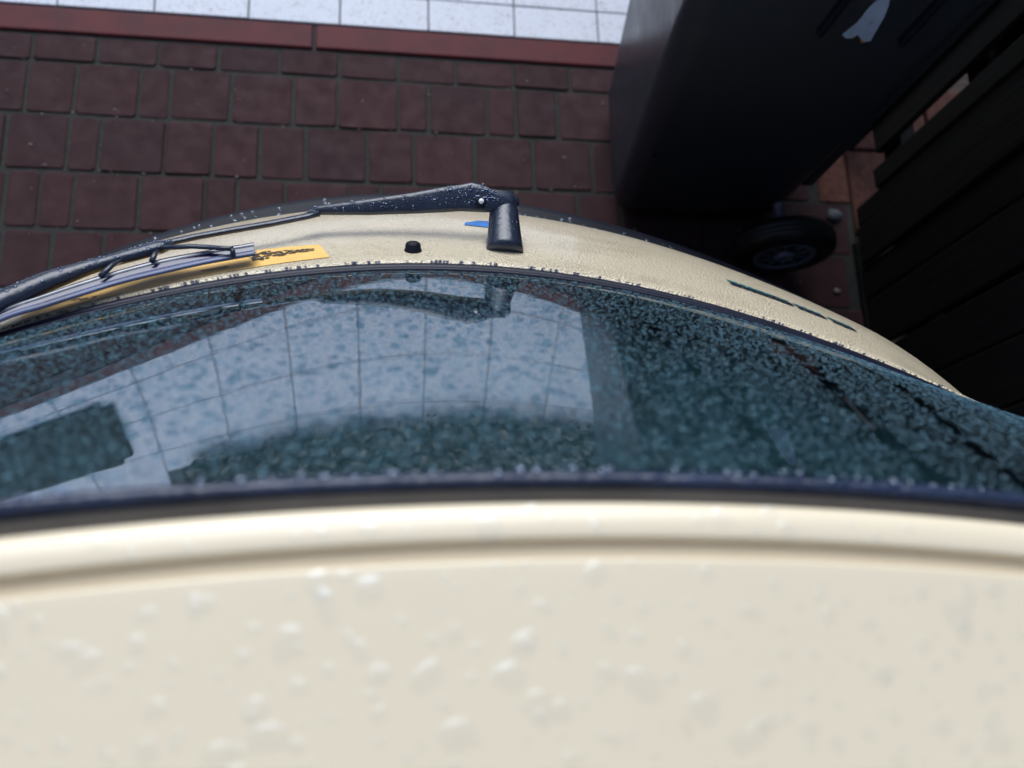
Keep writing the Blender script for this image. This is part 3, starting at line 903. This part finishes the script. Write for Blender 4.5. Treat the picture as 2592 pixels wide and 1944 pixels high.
def ribbon(name, prof, m):
    rows_ = []
    for (t, h) in prof: rows_.append([tuple(a.lerp(bq, t) + upN * h) for a, bq in zip(bt, bl)])
    o = grid_mesh(name, rows_, m, None, flip=True)
    bmx = bmesh.new(); bmx.from_mesh(o.data)
    nn = len(bt); bmx.verts.ensure_lookup_table()
    for e_ in (0, nn - 1):
        try: bmx.faces.new([bmx.verts[r * nn + e_] for r in range(len(prof))])
        except ValueError: pass
    bmx.to_mesh(o.data); bmx.free()
    return sub(o)
ribbon("blade_spine", [(0.10, -0.003), (0.0, 0.0), (0.04, 0.0012), (0.16, 0.0014), (0.20, 0.0002), (0.56, -0.0002), (0.58, -0.002)], M['blade'])
ribbon("blade_rail", [(0.165, 0.0005), (0.175, 0.0020), (0.205, 0.0023), (0.235, 0.0020), (0.245, 0.0005)], M['hub_grey'])
ribbon("blade_rubber_skylit", [(0.55, -0.003), (0.55, -0.0004), (0.60, 0.0010), (0.66, 0.0014), (0.74, 0.0012), (0.79, 0.0002), (0.82, -0.0012), (0.74, -0.0030)], M['blade_rubber_skylit'])

# ------------------------------------------------------------------ rain on the car
def jitter_grid(x0, x1, y0, y1, s, keep=1.0):
    xs = np.arange(x0, x1, s); ys = np.arange(y0, y1, s)
    X, Y = np.meshgrid(xs, ys)
    X = X.ravel() + rng.uniform(-.55, .55, X.size) * s; Y = Y.ravel() + rng.uniform(-.55, .55, Y.size) * s
    k = rng.uniform(0, 1, X.size) < keep
    return X[k], Y[k]
def yg_np(u, z):
    w = (z - ZD) / (ZB - ZD)
    return w * (0.0624 - 0.2276 * u * u) + (1 - w) * (0.3096 - 0.5584 * u * u + 0.1917 * u ** 4)
uu, tt = jitter_grid(-0.46, 0.55, 0.0, 0.455, 0.0034, 0.95)
zz = ZD + 0.006 + tt / 0.455 * (ZB - ZD - 0.012)
kk = np.abs(uu) < np.interp(zz, [ZD, ZB], [0.55, 0.46])
# runs where the water has drained away leave dark tracks down the glass
def track_dist(u, z, pts):
    d = np.full(len(u), 9.0)
    for (u0, z0), (u1, z1) in zip(pts[:-1], pts[1:]):
        t = np.clip(((u - u0) * (u1 - u0) + (z - z0) * (z1 - z0)) / ((u1 - u0) ** 2 + (z1 - z0) ** 2), 0, 1)
        d = np.minimum(d, np.hypot(u - u0 - t * (u1 - u0), z - z0 - t * (z1 - z0)))
    return d
for pts, wd in (([(0.256, 1.081), (0.232, 1.18), (0.208, 1.263), (0.197, 1.315), (0.192, 1.349), (0.190, 1.371)], 0.0062),
                ([(0.321, 1.047), (0.296, 1.179), (0.252, 1.303), (0.236, 1.354)], 0.0038),
                ([(0.137, 1.118), (0.129, 1.226), (0.124, 1.301), (0.12, 1.356)], 0.0032),
                ([(-0.173, 1.000), (-0.168, 1.06), (-0.16, 1.117)], 0.0030)):
    wob_ = wd * (0.75 + 0.5 * np.sin(zz * 140) + 0.35 * np.sin(zz * 333 + 1.0))
    kk &= track_dist(uu, zz, pts) > wob_ - rng.uniform(0, 0.001, len(uu))
TRK = [[(0.256, 1.081), (0.232, 1.18), (0.208, 1.263), (0.197, 1.315), (0.192, 1.349), (0.190, 1.371)], [(0.321, 1.047), (0.296, 1.179), (0.252, 1.303), (0.236, 1.354)]]
uu, zz = uu[kk], zz[kk]
e = 1e-4
P = np.stack([XC + uu, yg_np(uu, zz), zz], 1)
N = np.stack([-(yg_np(uu + e, zz) - yg_np(uu - e, zz)) / 2 / e, np.ones_like(uu), -(yg_np(uu, zz + e) - yg_np(uu, zz - e)) / 2 / e], 1)
R = np.clip(rng.lognormal(math.log(0.00095), 0.36, len(uu)), 0.0005, 0.0024)
drops("rain_drops", P + N / np.linalg.norm(N, axis=1, keepdims=True) * 0.0001, N, R, M['water_glass'], car, hr=0.36, seg=6, elong=1.2)
# fewer, larger drops among them
u2, t2_ = jitter_grid(-0.46, 0.55, 0.004, 0.450, 0.0105, 0.8)
z2_ = ZD + 0.006 + t2_ / 0.455 * (ZB - ZD - 0.012)
k2_ = np.abs(u2) < np.interp(z2_, [ZD, ZB], [0.54, 0.45])
for pts in TRK: k2_ &= track_dist(u2, z2_, pts) > 0.006
u2, z2_ = u2[k2_], z2_[k2_]
P = np.stack([XC + u2, yg_np(u2, z2_), z2_], 1)
N = np.stack([-(yg_np(u2 + e, z2_) - yg_np(u2 - e, z2_)) / 2 / e, np.ones_like(u2), -(yg_np(u2, z2_ + e) - yg_np(u2, z2_ - e)) / 2 / e], 1)
R = np.clip(rng.lognormal(math.log(0.0019), 0.35, len(u2)), 0.0009, 0.0040)
drops("rain_drops", P + N / np.linalg.norm(N, axis=1, keepdims=True) * 0.0004, N, R, M['water_large'], car, hr=0.30, seg=10, elong=1.4)
# roof and top strip
uu, yy = jitter_grid(-0.48, 0.48, -0.28, 0.046, 0.0108, 0.92)
uu2, yy2 = jitter_grid(-0.48, 0.48, -0.95, -0.28, 0.022, 0.85)
uu = np.concatenate([uu, uu2]); yy = np.concatenate([yy, yy2])
kk = (yy < 0.025) | ((yy > 0.037) & (yy < 0.0455))
uu, yy = uu[kk], yy[kk]
kfac = np.where(yy > -0.5, 1.0, np.maximum(0.0, 1 + (yy + 0.5) / 0.52))
zr = np.interp(yy, [-1.02, -0.3, -0.15, -0.05, 0.0, 0.018, 0.025, 0.037, 0.042, 0.0455], [1.4, 1.4, 1.399, 1.3975, 1.3965, 1.3962, 1.3959, 1.3952, 1.3946, 1.3938]) - 0.05 * uu ** 2 - 0.9 * np.maximum(0, np.abs(uu) - 0.44) ** 2 - 0.02 * np.maximum(0, -yy - 0.2) ** 2
P = np.stack([XC + uu, yy - 0.26 * uu * uu * kfac, zr], 1)
N = np.stack([0.1 * uu, np.full_like(uu, 0.02), np.ones_like(uu)], 1)
R = np.clip(rng.lognormal(math.log(0.0022), 0.52, len(uu)), 0.0007, 0.0056)
drops("rain_drops", P, N, R, M['water'], car, hr=0.10, seg=14)
# beads along the lower window seal and on the tailgate's upper edge
P, N, R = [], [], []
for p in glass_edge(0.986, 0.004, 170)[::1]:
    if rng.uniform() < 0.33:
        P.append(p + Vector((rng.uniform(-.001, .001), 0.0046, -0.0046))); N.append((0, 0.8, 0.4)); R.append(rng.uniform(0.0008, 0.0017))
drops("rain_drops", P, N, R, M['water_bead'], car, hr=0.8, seg=8)
P, N, R = [], [], []
for p in glass_edge(1.3775, 0.0040, 120):
    if rng.uniform() < 0.4:
        P.append(p + Vector((rng.uniform(-.001, .001), rng.uniform(-.001, .001), 0))); N.append((0, 0.5, 0.8)); R.append(rng.uniform(0.0010, 0.0030))
drops("rain_drops", P, N, R, M['water_dark'], car, hr=0.5, seg=8)
# wiper arm
P, N, R = [], [], []
for k in range(190):
    f = rng.uniform(0.6, len(up_e) - 2.2); i = int(f); t = rng.uniform(0.2, 0.97)
    a = lo_e[i].lerp(lo_e[i + 1], f - i); bq = up_e[i].lerp(up_e[i + 1], f - i)
    hh = np.interp(t, [0.05, 0.18, 0.5, 0.8, 0.95], [0.0002, 0.001, 0.0016, 0.001, 0.0])
    P.append(tuple(a.lerp(bq, t) + nA * float(hh))); N.append(tuple(nA)); R.append(min(0.0021, rng.lognormal(math.log(0.00105), 0.4)))
ax = Vector((0.0028, 0.060, -0.0135)).normalized(); s1 = ax.cross(Vector((1, 0, 0))).normalized(); s2 = ax.cross(s1)
for k in range(60):
    h = rng.uniform(0.004, 0.055); th = rng.uniform(0, 6.28); r_ = np.interp(h, [0.002, 0.008, 0.028, 0.046], [0.0177, 0.0170, 0.0152, 0.0138])
    nrm = s1 * math.cos(th) + s2 * math.sin(th)
    P.append(tuple(Vector((0.1271, 0.3470, 0.95)) + ax * h + nrm * float(r_))); N.append(tuple(nrm)); R.append(rng.uniform(0.0005, 0.0012))
drops("rain_drops", P, N, R, M['water_dark'], car, hr=0.6, seg=8)
# yoke
P, N, R = [], [], []
yk = [Vector(p) for p in yoke]
for k in range(120):
    f = rng.uniform(0.3, len(yk) - 2.5); i = int(f)
    c_ = yk[i].lerp(yk[i + 1], f - i); t_ = (yk[i + 1] - yk[i]).normalized()
    a_ = t_.cross(upN).normalized(); b_ = a_.cross(t_)
    th = rng.uniform(0.2, 2.9)
    ra = float(np.interp(f, range(9), [0.0055, 0.0090, 0.0088, 0.0070, 0.0080, 0.0105, 0.0110, 0.0100, 0.0050])); rb = float(np.interp(f, range(9), [0.004, 0.006, 0.006, 0.0055, 0.0065, 0.0085, 0.0085, 0.008, 0.005]))
    P.append(tuple(c_ + a_ * math.cos(th) * ra + b_ * math.sin(th) * rb)); N.append(tuple(a_ * math.cos(th) / ra + b_ * math.sin(th) / rb)); R.append(rng.uniform(0.0007, 0.0020))
drops("rain_drops", P, N, R, M['water_dark'], car, hr=0.5, seg=8)
# bumper lip
P, N, R = [], [], []
for k in range(260):
    u = rng.uniform(-0.6, 0.68)
    P.append((XC + u, 0.606 - (0.4556 if u > 0 else 0.62) * u * u + 0.0316 * u ** 4 - 0.012 - rng.uniform(0, 0.03), 0.557)); N.append((0, 0, 1)); R.append(rng.uniform(0.0012, 0.0032))
drops("rain_drops", P, N, R, M['water'], car, hr=0.5, seg=8)

# ------------------------------------------------------------------ wheelie bin
wb = empty("wheelie_bin", (0.69, 0.98, 0))
tag(wb, "dark charcoal wheelie bin with a torn pale label on its side, standing by the fence", "bin")
def bin_ring(z, inset=0.0, rc=0.040, n=6):
    x0 = 0.508 - 0.105 * z + inset; x1 = 0.864 - inset
    y0 = 0.838 - 0.022 * z + inset; y1 = 1.125 + 0.085 * z - inset
    pts = []
    for (cx, cy, a0) in ((x1 - rc, y0 + rc, -90), (x1 - rc, y1 - rc, 0), (x0 + rc, y1 - rc, 90), (x0 + rc, y0 + rc, 180)):
        for k in range(n + 1):
            a = math.radians(a0 + 90 * k / n)
            pts.append((cx + rc * math.cos(a), cy + rc * math.sin(a), z))
    return pts
def loft(name, rings, m, parent, caps=True):
    n = len(rings[0]); V = [p for r in rings for p in r]; F = []
    for i in range(len(rings) - 1):
        for k in range(n):
            k2 = (k + 1) % n
            F.append((i * n + k, i * n + k2, (i + 1) * n + k2, (i + 1) * n + k))
    if caps: F += [tuple(range(n))[::-1], tuple(range((len(rings) - 1) * n, len(rings) * n))]
    o = mesh(name, V, F, m, None, True)
    child(o, parent)
    return o
binb = loft("bin_body", [bin_ring(0.02, 0.02), bin_ring(0.03, 0.006), bin_ring(0.06)] + [bin_ring(z) for z in np.linspace(0.12, 0.86, 10)], M['bin'], wb)
loft("bin_collar", [bin_ring(0.845, 0.004), bin_ring(0.845, -0.022), bin_ring(0.89, -0.026), bin_ring(0.90, -0.020)], M['bin'], wb)
loft("bin_lid", [bin_ring(0.901, -0.030), bin_ring(0.925, -0.032), bin_ring(0.955, 0.0, 0.07), bin_ring(0.968, 0.07, 0.09)], M['bin'], wb)
# raised strips, black for the shade in the grooves under the collar
for (rx, zb_) in ((0.6372, 0.678), (0.7690, 0.668)):
    yb = 0.838 - 0.022 * 0.76
    box("bin_groove_shade", rx - 0.0045, rx + 0.0045, yb - 0.012, yb + 0.004, zb_, 0.847, M['rubber'], wb, 0.002, 1)
# back rib and axle block at the hinge side
box("bin_back_rib", 0.858, 0.886, 0.85, 0.874, 0.16, 0.845, M['bin'], wb, 0.006, 2)
box("bin_back_rib", 0.858, 0.886, 1.10, 1.124, 0.16, 0.845, M['bin'], wb, 0.006, 2)
tube("bin_handle", [(0.89, 0.86, 0.90), (0.935, 0.87, 0.915), (0.94, 0.99, 0.918), (0.935, 1.13, 0.915), (0.89, 1.14, 0.90)], 0.013, M['bin'], wb, 10)
tube("bin_axle", [(0.836, 0.73, 0.104), (0.836, 1.20, 0.104)], 0.010, M['rim'], wb, 10)
# torn label
lab = [(0.6885, 0.7509), (0.6850, 0.7600), (0.6895, 0.7675), (0.6970, 0.7640), (0.7020, 0.7547), (0.7074, 0.7441), (0.7156, 0.7175), (0.7190, 0.6990), (0.7225, 0.6798), (0.7264, 0.6627), (0.7174, 0.6592), (0.7088, 0.6658), (0.6989, 0.6748), (0.6956, 0.6657), (0.6862, 0.6646), (0.6756, 0.6722), (0.6791, 0.6873), (0.6830, 0.7010), (0.6854, 0.7142), (0.6820, 0.7298), (0.6830, 0.7412)]
def on_bin(x, z, h): return (x, 0.838 - 0.022 * z - h, z)
bm = bmesh.new()
f = bm.faces.new([bm.verts.new(on_bin(x, z, 0.0012)) for x, z in lab])
bmesh.ops.triangulate(bm, faces=[f])
o = child(bm_obj("torn_label", bm, M['label']), wb); o["label"] = "torn pale blue paper label"
for (pts) in ([(0.6905, 0.6655), (0.6956, 0.6657), (0.6989, 0.6748), (0.6955, 0.6700)], [(0.7088, 0.6658), (0.7130, 0.6580), (0.7185, 0.6590), (0.7150, 0.6640)], [(0.7010, 0.7000), (0.7022, 0.6990), (0.7050, 0.7075), (0.7040, 0.7080)]):
    o = mesh("label_tear", [on_bin(x, z, 0.0018) for x, z in pts], [(0, 1, 2, 3)], M['label_back'] if pts[0][1] < 0.68 else M['ink']); child(o, wb)
# bin wheels: tyre + spoked rim
def bin_wheel(yface, ydir):
    cx, cz, r, w = 0.836, 0.104, 0.104, 0.055; K = 1.06
    t = lathe("bin_wheel", [(0.062, 0.004), (0.066, -0.002), (0.078, -0.001), (0.089, 0.003), (0.096, 0.011), (0.098, 0.018), (0.0965, 0.0195), (0.098, 0.021), (0.0985, 0.027), (0.097, 0.0285), (0.0985, 0.030), (0.098, 0.036), (0.094, 0.046), (0.085, 0.052), (0.060, 0.052)], (cx, yface, cz), (0, ydir, 0), M['tyre'], wb, 40)
    for v in t.data.vertices: v.co.x = cx + (v.co.x - cx) * K; v.co.z = cz + (v.co.z - cz) * K
    def s_(o):
        o.parent = t; return o
    s_(lathe("rim_ring", [(0.050, 0.012), (0.052, 0.002), (0.062, 0.000), (0.063, 0.010)], (cx, yface, cz), (0, ydir, 0), M['rim'], None, 36))
    s_(lathe("rim_disc", [(0.0615, 0.014), (0.060, 0.016), (0.02, 0.016)], (cx, yface, cz), (0, ydir, 0), M['tyre'], None, 36))
    s_(lathe("hub", [(0.022, 0.014), (0.021, 0.001), (0.015, -0.003), (0.012, -0.004), (0.0115, 0.000), (0.004, 0.000)], (cx, yface, cz), (0, ydir, 0), M['rim'], None, 24))
    for k in range(10):
        a = 2 * math.pi * k / 10
        d_ = Vector((math.cos(a), 0, math.sin(a)))
        c0 = Vector((cx, yface + ydir * 0.008, cz))
        s_(tube("spoke", [c0 + d_ * 0.019, c0 + d_ * 0.054], 0.0038, M['rim'], None, 6, up=Vector((0, 1, 0)), ry=0.006))
bin_wheel(0.718, 1)
bin_wheel(1.232, -1)

# ------------------------------------------------------------------ timber fence
fence = empty("timber_fence", (1.05, 0.0, 0))
tag(fence, "black stained timber fence of upright boards running along the right", "fence")
rf = random.Random(5)
y = -2.6
FX = 1.046
gaps = []
bd = 0
while y < 2.6:
    w = rf.choice([0.070, 0.085, 0.095, 0.105])
    g = rf.choice([0.003, 0.004, 0.006, 0.008, 0.013])
    y1 = y + w
    z0 = 0.015 + rf.uniform(0, 0.015)
    if y < 0.875 and y1 > 0.80 and y < 0.87:
        y1 = 0.872 if y1 > 0.84 else y1
        if y1 == 0.872: g = 0.003
    if abs(y - 0.875) < 0.002: y1 = 0.918; g = 0.034; z0 = 0.118
    if abs(y - 0.952) < 0.002: y1 = 1.010; g = 0.004; z0 = 0.125
    gaps.append((y1, g))
    lean = rf.uniform(-0.006, 0.006); dx = rf.uniform(0, 0.012)
    bm = bmesh.new(); bmesh.ops.create_cube(bm, size=1.0)
    ht = 1.62 + rf.uniform(-0.02, 0.02)
    for v in bm.verts:
        z = z0 if v.co.z < 0 else ht
        v.co = Vector((FX + dx + 0.008 + v.co.x * 0.016, (y + y1) / 2 + v.co.y * (y1 - y) + lean * z, z))
    bmesh.ops.bevel(bm, geom=bm.edges[:], offset=0.0025, segments=1, affect='EDGES')
    child(bm_obj("board", bm, M['timber']), fence)
    y = y1 + g
for (ya, g) in gaps:  # backing boards added to block bright light through the gaps
    if 0.86 < ya < 1.13 or ya > 2.5: continue
    box("board", FX + 0.0695, FX + 0.0835, ya - 0.035 + rf.uniform(-.01, .01), ya + g + 0.035 + rf.uniform(-.01, .01), 0.03 + rf.uniform(0, 0.03), 1.60 + rf.uniform(-.03, .03), M['timber'], fence, 0.002)
box("board", FX + 0.0695, FX + 0.0835, 0.895, 1.06, 0.425, 1.61, M['timber'], fence, 0.002)  # filler added behind the wide gap to shut out brightness
for z in (0.155, 0.44, 0.95, 1.40):
    box("rail", FX + 0.030, FX + 0.068, -2.6, 2.6, z - 0.032, z + 0.032, M['timber'], fence, 0.003)
for py in (-2.2, -0.9, 0.30, 1.55):
    box("post", FX + 0.0845, FX + 0.16, py - 0.04, py + 0.04, 0.0, 1.66, M['timber'], fence, 0.004)
box("gravel_board", FX + 0.006, FX + 0.028, -2.6, 0.80, -0.01, 0.012, M['timber'], fence)

# orange clay pavers on the neighbour's side, seen through the gap and under the fence
orange = sheet("clay_path", 0.987, 2.2, 0.60, 1.2035, -0.012, M['joint'])
for r in range(5):
    x0_ = 1.066 + r * 0.108
    if r == 0:
        for ya_ in (0.899, 1.05): box("clay_paver", 0.989, 1.061, ya_, ya_ + (0.147 if ya_ < 1 else 0.149), -0.05, 0.001, M['wall_brick'], orange, 0.003)
    yy_ = 0.62 - (0.10 if r % 2 else 0.0)
    while yy_ < 1.19:
        box("clay_paver", x0_, x0_ + 0.101, max(0.61, yy_), min(1.2, yy_ + 0.201), -0.05, rf.uniform(-0.002, 0.002), M['wall_brick'], orange, 0.003)
        yy_ += 0.208
pebble(1.015, 0.868, 0.014, M['stone_dark'], "dull grey stone at the foot of the fence below the orange wall")

# ------------------------------------------------------------------ beyond the frame, mirrored in the rear window
bmx = bmesh.new(); bmesh.ops.create_cube(bmx, size=1.0)
for v in bmx.verts: v.co = Vector((-1.06 + v.co.x * 0.72, 1.552 + v.co.y * 0.335, 0.0105 + v.co.z * 0.013))
bmesh.ops.bevel(bmx, geom=[e_ for e_ in bmx.edges if abs(e_.verts[0].co.z - e_.verts[1].co.z) > 0.005], offset=0.03, segments=4, affect='EDGES')
tag(bm_obj("doormat", bmx, M['mat']), "dark doormat on the white tiles, mirrored at the left of the rear window", "doormat")
V, F = [], []
for k in range(9000):
    x, y = random.uniform(-0.56, 1.0), (1.845 - abs(random.gauss(0, 0.035))) if random.random() < 0.08 else 1.84 + abs(random.gauss(0, 0.5))
    if y > 5.3: continue
    z = random.uniform(0.02, 0.05 + 0.10 * min(1.0, max(0.0, y - 1.82) / 0.6))
    r = random.uniform(0.007, 0.017); a = random.uniform(0, 6.28); o0 = len(V)
    t1 = Vector((math.cos(a), math.sin(a), random.uniform(-.5, .5))).normalized(); t2 = Vector((-math.sin(a), math.cos(a), random.uniform(-.5, .5))).normalized()
    c_ = Vector((x, y, z))
    for (p_, q_) in ((-1, 0), (-0.2, 0.75), (1.1, 0), (-0.2, -0.75)): V.append(tuple(c_ + t1 * r * p_ + t2 * r * q_))
    F.append((o0, o0 + 1, o0 + 2, o0 + 3))
tag(mesh("ground_cover", V, F, M['leaf']), "dark ivy ground cover in the bed behind the white tiles", "ground cover", kind="stuff")

# made-up leafy block at the drive's far left, added to darken reflections
added_hedge = empty("added_hedge", (-3.6, 0.4, 0))
tag(added_hedge, "unseen dark leafy mass added at the far left to darken reflections", "added_hedge")
box("added_hedge_core", -3.95, -3.35, -4.0, 4.6, 0.0, 1.75, M['soil'], added_hedge, 0.1, 2)
V, F = [], []
rh = random.Random(21)
for k in range(9000):
    y = rh.uniform(-4.1, 4.7); z = rh.uniform(0.02, 1.85)
    x = -3.33 + rh.gauss(0, 0.03) if z < 1.72 else rh.uniform(-3.95, -3.33)
    r = rh.uniform(0.02, 0.045); o0 = len(V)
    t1 = Vector((rh.uniform(-.4, .4), rh.uniform(-1, 1), rh.uniform(-1, 1))).normalized(); t2 = t1.cross(Vector((1, rh.uniform(-.5, .5), rh.uniform(-.5, .5)))).normalized()
    c_ = Vector((x, y, z))
    for (p_, q_) in ((-1, 0), (-0.1, 0.55), (1, 0), (-0.1, -0.55)): V.append(tuple(c_ + t1 * r * p_ + t2 * r * q_))
    F.append((o0, o0 + 1, o0 + 2, o0 + 3))
o = mesh("added_foliage", V, F, M['leaf']); child(o, added_hedge); o["kind"] = "stuff"
